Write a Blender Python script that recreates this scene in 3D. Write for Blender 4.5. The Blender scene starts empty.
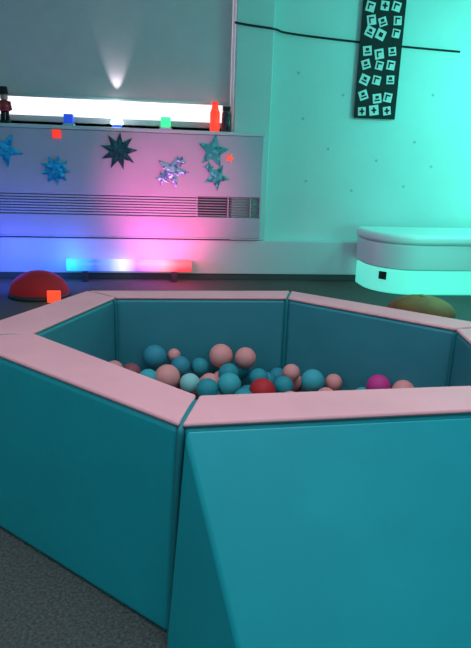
import bpy, bmesh, math, random
from mathutils import Matrix, Vector
random.seed(4)
sc=bpy.context.scene
try:
    sc.view_settings.view_transform='Standard'
except Exception: pass

# ---------------- materials ----------------
def mat(name,col,rough=0.6,bump=0.0,bscale=200,var=0.0,vscale=8,emit=None,estr=0,metal=0,spec=None,coat=0):
    m=bpy.data.materials.new(name); m.use_nodes=True
    nt=m.node_tree; b=nt.nodes['Principled BSDF']
    b.inputs['Base Color'].default_value=(*col,1); b.inputs['Roughness'].default_value=rough
    b.inputs['Metallic'].default_value=metal
    if spec is not None: b.inputs['Specular IOR Level'].default_value=spec
    if coat: b.inputs['Coat Weight'].default_value=coat
    tc=nt.nodes.new('ShaderNodeTexCoord')
    if var>0:
        n=nt.nodes.new('ShaderNodeTexNoise'); n.inputs['Scale'].default_value=vscale; n.inputs['Detail'].default_value=4
        nt.links.new(tc.outputs['Object'],n.inputs['Vector'])
        r=nt.nodes.new('ShaderNodeValToRGB')
        r.color_ramp.elements[0].position=.3; r.color_ramp.elements[1].position=.7
        r.color_ramp.elements[0].color=(*[c*(1-var) for c in col],1)
        r.color_ramp.elements[1].color=(*[min(1,c*(1+var)) for c in col],1)
        nt.links.new(n.outputs['Fac'],r.inputs['Fac']); nt.links.new(r.outputs['Color'],b.inputs['Base Color'])
    if bump>0:
        n=nt.nodes.new('ShaderNodeTexNoise'); n.inputs['Scale'].default_value=bscale; n.inputs['Detail'].default_value=3
        nt.links.new(tc.outputs['Object'],n.inputs['Vector'])
        bp=nt.nodes.new('ShaderNodeBump'); bp.inputs['Strength'].default_value=bump; bp.inputs['Distance'].default_value=.01
        nt.links.new(n.outputs['Fac'],bp.inputs['Height']); nt.links.new(bp.outputs['Normal'],b.inputs['Normal'])
    if emit:
        b.inputs['Emission Color'].default_value=(*emit,1); b.inputs['Emission Strength'].default_value=estr
    return m

M_wall=mat('wall_paint',(.66,.75,.75),.6,.08,60,.03,3)
M_ceil=mat('ceiling_paint',(.6,.6,.61),.8,.05,60)
M_carpet=mat('carpet',(.10,.092,.088),.95,.9,260,.5,150)
M_cover=mat('cover_paint',(.64,.50,.62),.5,.03,40,.03,5)
M_white=mat('white_paint',(.68,.70,.73),.45,.03,50)
M_blind=mat('blind_fabric',(.86,.62,.67),.85,.12,300,.03,10)
M_dark=mat('dark_slot',(.03,.03,.035),.6,.05,80)
M_slot=mat('grille_back',(.17,.14,.18),.6,.05,80)
M_glow=mat('window_light',(.8,.85,.9),.3,emit=(.9,.93,1),estr=.95)
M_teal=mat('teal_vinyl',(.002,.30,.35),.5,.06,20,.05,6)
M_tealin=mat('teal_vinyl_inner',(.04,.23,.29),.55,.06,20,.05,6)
M_pink=mat('pink_vinyl',(.92,.34,.39),.6,.06,20,.05,6)
M_seam=mat('seam_piping',(.01,.18,.21),.5,.05,60)
M_black=mat('black_felt',(.012,.014,.016),.8,.1,200)
M_card=mat('white_card',(.75,.78,.78),.6,.03,60)

def newobj(name,bm,m,parent=None,smooth=False,bevel=0,seg=3,mats=None):
    bmesh.ops.recalc_face_normals(bm,faces=bm.faces)
    me=bpy.data.meshes.new(name); bm.to_mesh(me); bm.free()
    o=bpy.data.objects.new(name,me); sc.collection.objects.link(o)
    for mm in (mats or [m]): me.materials.append(mm)
    if smooth:
        for p in me.polygons: p.use_smooth=True
    if bevel:
        b=o.modifiers.new('bevel','BEVEL'); b.width=bevel; b.segments=seg; b.limit_method='ANGLE'; b.angle_limit=math.radians(25)
        for p in me.polygons: p.use_smooth=True
        w=o.modifiers.new('wn','WEIGHTED_NORMAL'); w.keep_sharp=False
    if parent: o.parent=parent
    return o
def empty(name,loc=(0,0,0)):
    o=bpy.data.objects.new(name,None); o.location=(0,0,0); o.empty_display_size=.05
    sc.collection.objects.link(o); return o
def add_box(bm,x0,x1,y0,y1,z0,z1,mi=0):
    v=[bm.verts.new(c) for c in [(x0,y0,z0),(x1,y0,z0),(x1,y1,z0),(x0,y1,z0),(x0,y0,z1),(x1,y0,z1),(x1,y1,z1),(x0,y1,z1)]]
    for q in [(0,3,2,1),(4,5,6,7),(0,1,5,4),(1,2,6,5),(2,3,7,6),(3,0,4,7)]:
        fc=bm.faces.new([v[i] for i in q]); fc.material_index=mi
def box(name,x0,x1,y0,y1,z0,z1,m,parent=None,bevel=0):
    bm=bmesh.new(); add_box(bm,x0,x1,y0,y1,z0,z1); return newobj(name,bm,m,parent,bevel=bevel)
def prism(bm,pts,z0,z1,mi=0,bot=None):
    b=[bm.verts.new((x,y,z0)) for x,y in (bot or pts)]; t=[bm.verts.new((x,y,z1)) for x,y in pts]
    n=len(pts)
    bm.faces.new(b[::-1]).material_index=mi; bm.faces.new(t).material_index=mi
    for i in range(n): bm.faces.new([b[i],b[(i+1)%n],t[(i+1)%n],t[i]]).material_index=mi
def cyl(bm,a,b,r1,r2=None,seg=24,mi=0):
    r2=r1 if r2 is None else r2
    a=Vector(a);b=Vector(b);d=(b-a); L=d.length; q=d.to_track_quat('Z','Y').to_matrix().to_4x4()
    res=bmesh.ops.create_cone(bm,cap_ends=True,segments=seg,radius1=r1,radius2=max(r2,1e-4),depth=L,matrix=Matrix.Translation((a+b)/2)@q)
    for v in res['verts']:
        for fc in v.link_faces: fc.material_index=mi
def sph(bm,c,r,u=20,v=12,mi=0,s=(1,1,1)):
    top=bm.verts.new((c[0],c[1],c[2]+r*s[2])); rows=[]
    for j in range(1,v):
        th=math.pi*j/v
        rows.append([bm.verts.new((c[0]+r*s[0]*math.sin(th)*math.cos(2*math.pi*i/u),c[1]+r*s[1]*math.sin(th)*math.sin(2*math.pi*i/u),c[2]+r*s[2]*math.cos(th))) for i in range(u)])
    bot=bm.verts.new((c[0],c[1],c[2]-r*s[2]))
    for i in range(u):
        k=(i+1)%u
        bm.faces.new([top,rows[0][i],rows[0][k]]).material_index=mi
        bm.faces.new([bot,rows[-1][k],rows[-1][i]]).material_index=mi
        for j in range(len(rows)-1):
            bm.faces.new([rows[j][i],rows[j+1][i],rows[j+1][k],rows[j][k]]).material_index=mi
def tube(name,pts,r,m,parent=None):
    cu=bpy.data.curves.new(name,'CURVE'); cu.dimensions='3D'; cu.bevel_depth=r; cu.bevel_resolution=3; cu.use_fill_caps=True
    s=cu.splines.new('NURBS'); s.points.add(len(pts)-1)
    for i,pt in enumerate(pts): s.points[i].co=(*pt,1)
    s.use_endpoint_u=True; s.order_u=3
    tmp=bpy.data.objects.new(name+'_c',cu); sc.collection.objects.link(tmp)
    dg=bpy.context.evaluated_depsgraph_get(); me=bpy.data.meshes.new_from_object(tmp.evaluated_get(dg))
    bpy.data.objects.remove(tmp); me.materials.clear(); me.materials.append(m)
    for pl in me.polygons: pl.use_smooth=True
    o=bpy.data.objects.new(name,me); sc.collection.objects.link(o)
    if parent: o.parent=parent
    return o

# ---------------- room ----------------
WX0,WX1,WY0,WY1,H=-2.2,3.1,-1.6,4.40,2.5
box('floor',WX0,WX1,WY0,WY1+.12,-.1,0,M_carpet)
box('ceiling',WX0,WX1,WY0,WY1+.12,H,H+.1,M_ceil)
box('wall_left',WX0-.1,WX0,WY0,WY1+.12,0,H,M_wall)
box('wall_right',WX1,WX1+.1,WY0,WY1+.12,0,H,M_wall)
box('wall_front',WX0-.1,WX1+.1,WY0-.1,WY0,0,H,M_wall)
bm=bmesh.new()
add_box(bm,WX0-.1,-1.9,WY1,WY1+.12,0,H); add_box(bm,.53,WX1+.1,WY1,WY1+.12,0,H)
add_box(bm,-1.9,.53,WY1,WY1+.12,0,1.06); add_box(bm,-1.9,.53,WY1,WY1+.12,2.25,H)
newobj('wall_back',bm,M_wall)
box('trim_1',.545,.80,4.31,4.40,.292,H,M_wall,bevel=.006)
bm=bmesh.new(); add_box(bm,WX0,WX1,4.305,4.40,.045,.290,0); add_box(bm,WX0,WX1,4.315,4.40,0,.045,1)
newobj('baseboard_back',bm,None,mats=[M_white,mat('skirting_rubber',(.06,.08,.085),.6,.05)],bevel=.004)

# window
win=empty('window_1')
bm=bmesh.new()
add_box(bm,-1.9,.53,4.44,4.50,1.06,1.10); add_box(bm,-1.9,.53,4.44,4.50,2.19,2.25)
add_box(bm,-1.9,-1.85,4.44,4.50,1.10,2.19); add_box(bm,.48,.53,4.44,4.50,1.10,2.19)
newobj('frame',bm,M_white,win)
box('pane',-1.85,.48,4.475,4.485,1.10,2.19,M_glow,win)
box('cill',-1.9,.53,4.40,4.50,1.035,1.06,M_white,win)
# roller blind
bl=empty('roller_blind')
box('fabric',-1.72,.52,4.362,4.367,1.225,2.30,M_blind,bl)
bm=bmesh.new(); cyl(bm,(-1.72,4.366,1.222),(.52,4.366,1.222),.011,seg=12); newobj('bottom_bar',bm,M_white,bl,True)
bm=bmesh.new(); cyl(bm,(-1.74,4.36,2.32),(.53,4.36,2.32),.035,seg=20); newobj('roller',bm,M_white,bl,True)

# radiator cover
rc=empty('radiator_cover')
bm=bmesh.new()
add_box(bm,-1.9,.755,4.285,4.335,.60,1.012)
newobj('upper_panel',bm,M_cover,rc,bevel=.004)
box('lower_panel',-1.9,.755,4.285,4.304,.310,.455,M_cover,rc,bevel=.004)
box('top_shelf',-1.9,.765,4.284,4.40,1.0145,1.038,M_white,rc,bevel=.004)
bm=bmesh.new()
z=.462
while z<.595:
    add_box(bm,-1.9,.30,4.287,4.33,z,z+.012); z+=.0185
newobj('grille_slats',bm,M_cover,rc)
bm=bmesh.new()
z=.462
while z<.595:
    add_box(bm,.30,.745,4.293,4.33,z,z+.008); z+=.0185
newobj('grille_vent',bm,mat('vent_grey',(.30,.26,.30),.5,.03),rc)
bm=bmesh.new()
for x in (.30,.52,.68): add_box(bm,x-.003,x+.003,4.286,4.33,.457,.598)
add_box(bm,.745,.755,4.285,4.335,.455,.60)
newobj('grille_posts',bm,M_cover,rc)
box('grille_shadow_box',-1.9,.745,4.331,4.334,.456,.60,M_slot,rc)
box('bottom_lip',-1.9,.755,4.284,4.304,.3025,.3085,M_white,rc)

# ---------------- stars ----------------
def foil(name,c1,c2):
    m=mat(name,c1,.28,.5,60,metal=.7)
    nt=m.node_tree;b=nt.nodes['Principled BSDF'];tc=nt.nodes.new('ShaderNodeTexCoord')
    v=nt.nodes.new('ShaderNodeTexVoronoi'); v.inputs['Scale'].default_value=38
    r=nt.nodes.new('ShaderNodeValToRGB'); r.color_ramp.elements[0].color=(*c1,1); r.color_ramp.elements[1].color=(*c2,1)
    nt.links.new(tc.outputs['Object'],v.inputs['Vector']); nt.links.new(v.outputs['Color'],r.inputs['Fac']); nt.links.new(r.outputs['Color'],b.inputs['Base Color'])
    return m
F_dark=foil('foil_dark_teal',(.01,.05,.07),(.03,.13,.16))
F_blue=foil('foil_blue',(.01,.16,.65),(.05,.65,1))
F_mint=foil('foil_mint',(.02,.18,.22),(.2,.8,.78))
F_pale=foil('foil_pale',(.05,.16,.4),(.55,.8,.9))
def star(bm,cx,cz,R,r,n,rot,y=4.2825,d=.004):
    pts=[]
    for i in range(2*n):
        a=rot+math.pi*i/n; q=R if i%2==0 else r
        pts.append((cx+q*math.sin(a),cz+q*math.cos(a)))
    cf=bm.verts.new((cx,y-d*1.8,cz)); fr=[bm.verts.new((x,y-d,zz)) for x,zz in pts]; bk=[bm.verts.new((x,y,zz)) for x,zz in pts]
    for i in range(2*n):
        j=(i+1)%(2*n)
        bm.faces.new([cf,fr[i],fr[j]]); bm.faces.new([fr[i],bk[i],bk[j],fr[j]])
    bm.faces.new(bk)
def starobj(name,lst,m):
    bm=bmesh.new()
    for s in lst: star(bm,*s)
    return newobj(name,bm,m)
starobj('foil_starburst',[(-.235,.885,.125,.062,9,.1)],F_dark)
starobj('foil_starburst',[(-.655,.75,.10,.058,9,.25)],F_blue)
starobj('foil_star',[(-.975,.87,.12,.05,5,.5)],F_blue)
starobj('foil_star_cluster',[(.125,.76,.12,.05,5,.35),(.185,.83,.04,.018,4,.2),(.06,.715,.055,.024,5,.9)],F_pale)
starobj('foil_star_cluster',[(.405,.905,.115,.052,5,.15),(.43,.735,.095,.042,5,.5),(.375,.80,.04,.018,4,0)],F_mint)
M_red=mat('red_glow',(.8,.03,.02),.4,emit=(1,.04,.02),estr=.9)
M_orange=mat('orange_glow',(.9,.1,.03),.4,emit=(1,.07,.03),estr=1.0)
M_green=mat('green_glow',(.05,.8,.3),.4,emit=(.05,.9,.3),estr=1)
M_blueg=mat('blue_glow',(.02,.1,.8),.4,emit=(.02,.08,.7),estr=.6)
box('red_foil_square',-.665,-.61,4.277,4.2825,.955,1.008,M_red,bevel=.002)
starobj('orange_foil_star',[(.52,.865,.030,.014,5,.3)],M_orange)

# ---------------- sill objects ----------------
S=1.0385
fg=empty('nutcracker_figurine')
yf=4.318
bm=bmesh.new(); cyl(bm,(-.965,yf,S),(-.965,yf,S+.02),.034); cyl(bm,(-.98,yf,S+.02),(-.978,yf,S+.08),.013); cyl(bm,(-.95,yf,S+.02),(-.952,yf,S+.08),.013)
newobj('legs',bm,M_black,fg,True)
bm=bmesh.new(); cyl(bm,(-.965,yf,S+.075),(-.965,yf,S+.14),.034,.028); cyl(bm,(-1.002,yf,S+.08),(-.994,yf,S+.135),.011); cyl(bm,(-.928,yf,S+.08),(-.936,yf,S+.135),.011)
newobj('coat',bm,mat('red_paint',(.45,.03,.03),.4,.02),fg,True)
bm=bmesh.new(); sph(bm,(-.965,yf,S+.16),.025); newobj('head',bm,mat('skin_paint',(.6,.35,.28),.5,.02),fg,True)
bm=bmesh.new(); cyl(bm,(-.965,yf,S+.178),(-.965,yf,S+.225),.028,.023); newobj('hat',bm,M_black,fg,True)
def cube_lamp(name,x,s,m):
    e=empty(name); 
    box('base',x-s*.62,x+s*.62,4.32-s*.55,4.32+s*.55,S,S+.012,M_white,e,.002)
    box('block',x-s/2,x+s/2,4.32-s/2,4.32+s/2,S+.0125,S+.0125+s,m,e,.005)
cube_lamp('blue_cube_light',-.56,.060,M_blueg)
cube_lamp('green_cube_light',.08,.066,M_green)
e=empty('cone_lamp')
M_lamp=mat('lamp_white',(.9,.9,.9),.4,emit=(.85,.95,1),estr=5)
bm=bmesh.new(); cyl(bm,(-.245,4.325,S),(-.245,4.325,S+.02),.034,.034); newobj('base',bm,M_blueg,e,True)
bm=bmesh.new(); cyl(bm,(-.245,4.315,S+.0205),(-.245,4.315,S+.09),.042,.026,32); cyl(bm,(-.245,4.315,S+.09),(-.245,4.315,S+.165),.026,.010,32); newobj('shade',bm,M_lamp,e,True)
e=empty('red_bottle_light')
bm=bmesh.new(); cyl(bm,(.415,4.32,S),(.415,4.32,S+.12),.034); cyl(bm,(.415,4.32,S+.12),(.415,4.32,S+.155),.034,.022); cyl(bm,(.415,4.32,S+.155),(.415,4.32,S+.175),.022)
newobj('body',bm,mat('bottle_glow',(.9,.08,.04),.4,emit=(1,.045,.02),estr=1.0),e,True)
bm=bmesh.new(); cyl(bm,(.415,4.32,S+.1755),(.415,4.32,S+.19),.024); newobj('cap',bm,M_red,e,True)
e=empty('dark_bottle')
bm=bmesh.new(); cyl(bm,(.495,4.32,S),(.495,4.32,S+.11),.034); cyl(bm,(.495,4.32,S+.11),(.495,4.32,S+.14),.034,.024)
newobj('body',bm,mat('dark_glass',(.03,.04,.05),.2,.02,coat=.5),e,True)
bm=bmesh.new(); cyl(bm,(.495,4.32,S+.1405),(.495,4.32,S+.165),.026); newobj('cap',bm,M_black,e,True)

# ---------------- LED colour tube ----------------
e=empty('led_colour_tube')
cols=[(0,.75,.85),(.02,.35,1),(.04,.10,1),(.2,.3,1),(.75,.8,1),(.45,.15,1),(.95,.25,.8),(1,.3,.4),(1,.03,.06),(1,.01,.03)]
x0,x1=-.60,.26; n=len(cols); YT,ZT=4.235,.115
ml=mat('led_tube_diffuser',(.3,.3,.3),.3)
nt=ml.node_tree; b=nt.nodes['Principled BSDF']; tc=nt.nodes.new('ShaderNodeTexCoord'); sp=nt.nodes.new('ShaderNodeSeparateXYZ'); rmp=nt.nodes.new('ShaderNodeValToRGB')
mr=nt.nodes.new('ShaderNodeMapRange'); mr.inputs['From Min'].default_value=x0; mr.inputs['From Max'].default_value=x1
nt.links.new(tc.outputs['Object'],sp.inputs[0]); nt.links.new(sp.outputs['X'],mr.inputs['Value']); nt.links.new(mr.outputs['Result'],rmp.inputs['Fac'])
while len(rmp.color_ramp.elements)<n: rmp.color_ramp.elements.new(.5)
for i in range(n): rmp.color_ramp.elements[i].position=i/(n-1)
for i,c in enumerate(cols): rmp.color_ramp.elements[i].color=(*c,1)
nt.links.new(rmp.outputs['Color'],b.inputs['Emission Color']); b.inputs['Emission Strength'].default_value=1.3
bm=bmesh.new(); cyl(bm,(x0,YT,ZT),(x1,YT,ZT),.042,seg=28); newobj('diffuser',bm,ml,e,True,bevel=0)
bm=bmesh.new()
for xx in (x0+.12,x1-.12): add_box(bm,xx-.02,xx+.02,YT-.03,YT+.03,0,.073)
newobj('feet',bm,M_dark,e,bevel=.004)

# ---------------- red dome lamp on floor ----------------
e=empty('red_dome_light')
bm=bmesh.new(); sph(bm,(-.715,3.80,.02),.18,32,20,s=(1,.8,.76))
bmesh.ops.bisect_plane(bm,geom=bm.verts[:]+bm.edges[:]+bm.faces[:],plane_co=(0,0,.021),plane_no=(0,0,1),clear_inner=True)
newobj('shell',bm,mat('red_shell',(.28,.01,.018),.8,.05,40,emit=(.5,.01,.015),estr=.12),e,True)
bm=bmesh.new(); cyl(bm,(-.715,3.80,0),(-.715,3.80,.02),.185,.185,32); newobj('base',bm,M_dark,e,True)
box('switch_light',-.635,-.555,3.595,3.612,0,.075,M_orange,e,.006)

# ---------------- brown cushion ----------------
e=empty('brown_floor_cushion')
bm=bmesh.new(); sph(bm,(1.53,3.2,.045),.20,32,20,s=(1,.9,.5)); 
for v in bm.verts: v.co.z=max(v.co.z,.001)
newobj('body',bm,mat('brown_fabric',(.32,.08,.02),.8,.1,60,.3,9),e,True)
bm=bmesh.new(); sph(bm,(1.53,3.2,.146),.02,16,10,s=(1,1,.4)); newobj('button',bm,mat('olive_fabric',(.25,.22,.05),.8,.1),e,True)

# ---------------- bubble tube plinth ----------------
e=empty('bubble_tube_plinth')
def rrect(x0,x1,y0,y1,r,k=10,rb=.06):
    P=[]
    for cx,cy,a0,q in ((x1-rb,y1-rb,0,rb),(x0+rb,y1-rb,90,rb),(x0+r,y0+r,180,r),(x1-r,y0+r,270,r)):
        for i in range(k+1):
            a=math.radians(a0+90*i/k); P.append((cx+q*math.cos(a),cy+q*math.sin(a)))
    return P
bm=bmesh.new(); prism(bm,rrect(1.49,2.94,3.82,4.30,.30),.0,.17); newobj('plinth_base',bm,mat('plinth_glow',(.6,.8,.75),.35,emit=(.06,.9,.66),estr=.65),e,bevel=.012)
bm=bmesh.new(); prism(bm,rrect(1.48,2.955,3.805,4.302,.305),.172,.345); newobj('plinth_body',bm,mat('plinth_vinyl',(.8,.85,.84),.35,.03,40),e,bevel=.012,seg=4)
bm=bmesh.new(); prism(bm,rrect(1.465,2.975,3.79,4.303,.315),.346,.415); newobj('padded_top',bm,mat('plinth_top',(.85,.9,.88),.3,.03,40),e,bevel=.028,seg=6)
a=math.radians(222); sx,sy=1.79+.302*math.cos(a),4.12+.302*math.sin(a)
o=box('socket',-.028,.028,-.004,.004,-.027,.027,M_black,e,.001); o.location=(sx,sy,.120); o.rotation_euler=(0,0,a+math.pi/2)
M_bt=mat('bubble_water',(.3,1,.8),.2,emit=(.12,1,.78),estr=3)
bm=bmesh.new(); cyl(bm,(2.62,4.1,.417),(2.62,4.1,2.0),.075,seg=40); newobj('bubble_column',bm,M_bt,e,True)
bm=bmesh.new(); cyl(bm,(2.62,4.1,2.002),(2.62,4.1,2.06),.085,seg=40); newobj('tube_cap',bm,M_white,e,True)

# ---------------- wire + banner ----------------
tube('black_cable',[(.53,4.30,1.725),(.60,4.30,1.715),(.82,4.300,1.700),(.86,4.390,1.697),(1.3,4.3925,1.672),(1.75,4.3925,1.655),(2.16,4.3925,1.645)],.007,M_black)
e=empty('symbol_banner')
YB=4.372
bm=bmesh.new(); add_box(bm,1.415,1.72,YB+.003,YB+.010,1.17,2.12); newobj('backing',bm,M_black,e)
bmc=bmesh.new(); bmg=bmesh.new()
zz=1.225; row=0
while zz<2.10:
    for c in range(3):
        cx=1.475+c*.0925+random.uniform(-.010,.010); cz=zz+random.uniform(-.012,.012); a=random.uniform(-.4,.4); s=random.uniform(.027,.034)
        M=Matrix.Translation((cx,0,cz))@Matrix.Rotation(a,4,'Y')
        def q(bm,x0,x1,z0,z1,y0,y1):
            vs=[]
            for (x,y,z) in [(x0,y0,z0),(x1,y0,z0),(x1,y1,z0),(x0,y1,z0),(x0,y0,z1),(x1,y0,z1),(x1,y1,z1),(x0,y1,z1)]:
                w=M@Vector((x,0,z)); vs.append(bm.verts.new((w.x,y,w.z)))
            for t in [(0,3,2,1),(4,5,6,7),(0,1,5,4),(1,2,6,5),(2,3,7,6),(3,0,4,7)]: bm.faces.new([vs[i] for i in t])
        q(bmc,-s,s,-s,s,YB,YB+.0025)
        k=random.randint(0,3); ya,yb=YB-.002,YB-.0002
        if k==0: q(bmg,-.018,.018,-.006,.006,ya,yb); q(bmg,-.006,.006,-.02,.02,ya,yb)
        elif k==1: q(bmg,-.018,-.008,-.02,.02,ya,yb); q(bmg,-.008,.018,.008,.018,ya,yb)
        elif k==2: q(bmg,-.02,.02,-.018,-.008,ya,yb); q(bmg,-.012,.012,.0,.018,ya,yb)
        else: q(bmg,-.014,.014,-.014,.014,ya,yb)
    zz+=.088+(0.03 if row in(1,4) else 0); row+=1
newobj('symbol_cards',bmc,M_card,e); newobj('symbols',bmg,M_black,e)
bm=bmesh.new()
for x,z in [(1.05,1.15),(1.25,.95),(1.33,1.32),(1.62,.88),(1.9,1.02),(2.0,1.35),(1.1,.72),(1.45,.66),(1.85,.7),(1.0,1.45),(2.05,.85)]:
    cyl(bm,(x,4.3965,z),(x,4.3995,z),.010,seg=8)
newobj('adhesive_marks',bm,mat('tack',(.42,.52,.50),.8,.05))

# ---------------- ball pit ----------------
pit=empty('ball_pit')
I=dict(A=(.085,1.115),B=(-.316,1.555),C=(-.127,1.96),D=(.45,1.955),E=(.868,1.573),F=(.79,1.145))
O=dict(A=(.045,.985),B=(-.506,1.528),C=(-.226,2.05),D=(.485,2.06),E=(1.01,1.60),F=(.90,1.03))
OB=dict(O); OB['A']=(.028,.950); OB['B']=(-.52,1.465)
order='ABCDEF'
g=.004
for k in range(6):
    a=order[k]; b=order[(k+1)%6]
    ia,ib,oa,ob=[Vector(v) for v in (I[a],I[b],O[a],O[b])]
    ba,bb=Vector(OB[a]),Vector(OB[b])
    di=(ib-ia).normalized(); do=(ob-oa).normalized(); db=(bb-ba).normalized()
    P=[oa+do*g,ob-do*g,ib-di*g,ia+di*g]; PB=[ba+db*g,bb-db*g,ib-di*g,ia+di*g]
    bm=bmesh.new()
    prism(bm,[tuple(v) for v in P],0.0,.423,bot=[tuple(v) for v in PB])
    bmesh.ops.recalc_face_normals(bm,faces=bm.faces)
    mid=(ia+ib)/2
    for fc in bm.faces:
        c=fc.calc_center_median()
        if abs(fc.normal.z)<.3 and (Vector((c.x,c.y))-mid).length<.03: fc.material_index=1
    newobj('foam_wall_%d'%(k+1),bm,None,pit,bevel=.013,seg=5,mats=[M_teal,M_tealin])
    bm=bmesh.new()
    prism(bm,[tuple(v) for v in P],.4215,.432)
    newobj('rim_pad_%d'%(k+1),bm,M_pink,pit,bevel=.005)
for k in order:
    i,o=Vector(I[k]),Vector(O[k]); ob=Vector(OB[k])
    pts=[(ob.x,ob.y,.0),((ob.x+o.x)/2,(ob.y+o.y)/2,.2),(o.x,o.y,.40),(o.x+(i.x-o.x)*.05,o.y+(i.y-o.y)*.05,.422),(*( (i+o)/2),.424),(o.x+(i.x-o.x)*.95,o.y+(i.y-o.y)*.95,.422),(i.x,i.y,.40),(i.x,i.y,.2),(i.x,i.y,.03)]
    tube('seam_'+k,pts,.0075,M_seam,pit)
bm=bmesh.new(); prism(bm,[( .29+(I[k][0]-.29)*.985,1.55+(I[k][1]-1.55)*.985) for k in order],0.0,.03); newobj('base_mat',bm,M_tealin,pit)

# ramp in front of front wall
rp=empty('foam_ramp')
bm=bmesh.new()
tl=(.052,.974,.425);tr=(.90,1.015,.425);bl0=(.018,.920,0);br0=(.90,.99,0);fl=(.168,.67,0);fr=(.80,.70,0)
V=[bm.verts.new(c) for c in (tl,tr,bl0,br0,fl,fr)]
bm.faces.new([V[0],V[4],V[5],V[1]]); bm.faces.new([V[0],V[2],V[4]]); bm.faces.new([V[1],V[5],V[3]]); bm.faces.new([V[0],V[1],V[3],V[2]]); bm.faces.new([V[2],V[3],V[5],V[4]])
newobj('wedge',bm,M_teal,rp,bevel=.008,seg=4)

# ---------------- balls ----------------
cold={'pink':(.88,.30,.29),'teal':(.03,.27,.33),'blue':(.04,.25,.34),'dark':(.35,.08,.10),'red':(.60,.02,.03),'mag':(.68,.04,.25),'white':(.30,.58,.58),'lteal':(.06,.38,.44)}
keys=list(cold); bmats=[mat('ball_'+k,cold[k],.6,0,var=.04,spec=.3) for k in keys]
vis=[(-.13,1.86,.213,.030,'pink'),(-.075,1.84,.208,.032,'dark'),(.0,1.905,.240,.040,'blue'),(-.02,1.80,.20,.034,'lteal'),(.065,1.92,.240,.022,'pink'),
(.04,1.80,.207,.041,'pink'),(.085,1.88,.215,.033,'blue'),(.15,1.90,.205,.030,'teal'),(.11,1.77,.197,.032,'white'),(.222,1.905,.241,.040,'pink'),(.302,1.88,.241,.036,'pink'),
(.16,1.71,.20,.034,'teal'),(.23,1.73,.205,.038,'lteal'),(.24,1.83,.205,.034,'teal'),(.33,1.70,.194,.041,'red'),(.335,1.80,.20,.031,'teal'),(.41,1.76,.185,.033,'teal'),
(.45,1.83,.205,.029,'pink'),(.505,1.76,.202,.038,'lteal'),(.58,1.775,.19,.028,'pink'),(.695,1.68,.212,.037,'mag'),(.765,1.65,.205,.036,'pink')]
ip=[Vector(I[k]) for k in order]
def inside(x,y,m):
    for i in range(6):
        a=ip[i];b=ip[(i+1)%6]; d=(b-a).normalized()
        nrm=Vector((d.y,-d.x))
        if (Vector((x,y))-a).dot(nrm)<m: return False
    return True
bm=bmesh.new(); placed=[]
for x,y,z,rr,c in vis:
    sph(bm,(x,y,z),rr,24,14,keys.index(c)); placed.append((x,y,z,rr))
for li,z in enumerate((.066,.115,.158,.188)):
    y=1.1+li*.03
    while y<2.0:
        x=-.4+random.uniform(0,.04)
        while x<.95:
            xx=x+random.uniform(-.008,.008); yy=y+random.uniform(-.008,.008); zz=z+random.uniform(-.008,.008)
            if inside(xx,yy,.036) and all((Vector((xx,yy,zz))-Vector(q[:3])).length>(.032+q[3])*.88 for q in placed):
                sph(bm,(xx,yy,zz),.032,18,10,keys.index(random.choice(['pink','teal','blue','lteal','teal','pink','pink','pink'])))
                placed.append((xx,yy,zz,.032))
            x+=.05
        y+=.045
newobj('pit_balls',bm,None,pit,True,mats=bmats)

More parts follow.
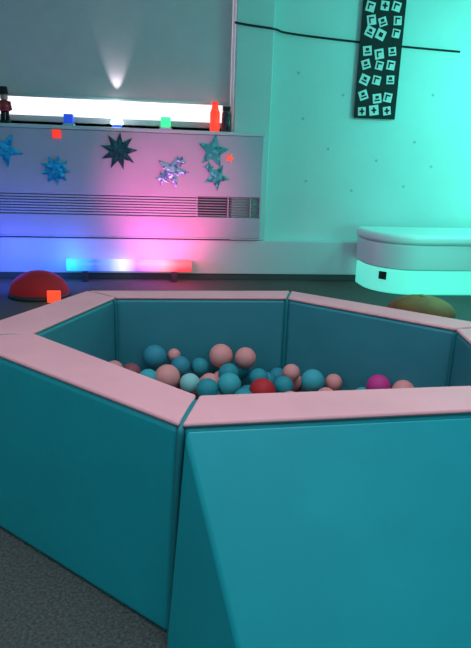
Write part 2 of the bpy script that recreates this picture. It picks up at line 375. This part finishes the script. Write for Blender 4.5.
# ---------------- lights ----------------
def light(name,typ,loc,col,en,size=.1,rot=None,spot=None,sy=None):
    l=bpy.data.lights.new(name,typ); l.color=col; l.energy=en
    o=bpy.data.objects.new(name,l); o.location=loc; sc.collection.objects.link(o)
    if typ=='AREA':
        l.size=size
        if sy: l.shape='RECTANGLE'; l.size_y=sy
    else: l.shadow_soft_size=size
    if typ=='SPOT': l.spot_size=math.radians(spot); l.spot_blend=.8
    if rot: o.rotation_euler=[math.radians(a) for a in rot]
    return o
light('bubble_light','POINT',(2.35,3.45,1.5),(.10,1,.80),31,.15)
light('plinth_fill','POINT',(1.8,3.2,.50),(.10,1,.78),7,.08)  # unseen fill added in front of the plinth to brighten its face
o=light('ceiling_light','AREA',(.4,.8,2.45),(.78,.90,1.0),20,1.4); o.data.spread=math.radians(140)
light('side_cyan','AREA',(-1.5,.3,2.2),(.5,.85,1),13,1.0,(0,-35,0))
o=light('front_cyan','AREA',(.9,-.9,1.5),(.3,.9,1),7,1.0); o.rotation_euler=(Vector((.4,1.0,.3))-Vector(o.location)).to_track_quat('-Z','Y').to_euler()
light('wall_fill','POINT',(1.0,2.6,2.2),(.10,.9,.85),4,.2)
light('tube_blue','POINT',(-.60,4.12,.20),(.03,.13,1),2.6,.04)
light('tube_magenta','POINT',(-.05,4.10,.21),(.75,.12,.9),2.4,.04)
light('tube_red','POINT',(.18,4.08,.20),(1,.05,.16),3,.04)
light('blue_wash','POINT',(-.98,4.02,.22),(.05,.08,1),5,.05)
o=light('pink_spot','SPOT',(.02,3.4,.25),(1,.16,.5),32,.05,None,66)
o.rotation_euler=(Vector((.10,4.3,.58))-Vector(o.location)).to_track_quat('-Z','Y').to_euler()
o=light('cone_beam','SPOT',(-.245,4.315,1.225),(.85,.95,1),2.2,.008,None,50)
o.rotation_euler=(Vector((-.245,4.362,1.45))-Vector(o.location)).to_track_quat('-Z','Y').to_euler()
light('red_lamp','POINT',(-.60,3.48,.08),(1,.08,.02),.2,.02)

w=bpy.data.worlds.new('world'); sc.world=w; w.use_nodes=True
w.node_tree.nodes['Background'].inputs[0].default_value=(.05,.08,.1,1); w.node_tree.nodes['Background'].inputs[1].default_value=.3

# ---------------- camera ----------------
cd=bpy.data.cameras.new('camera'); cam=bpy.data.objects.new('camera',cd); sc.collection.objects.link(cam); sc.camera=cam
cd.sensor_fit='VERTICAL'; cd.sensor_height=36; cd.lens=36*600/648; cd.clip_start=.02
R=Matrix.Rotation(math.radians(-8),4,'Z')@Matrix.Rotation(math.pi/2-math.radians(15.9),4,'X')@Matrix.Rotation(math.radians(2.0),4,'Z')
cam.matrix_world=Matrix.Translation((0,0,.9))@R
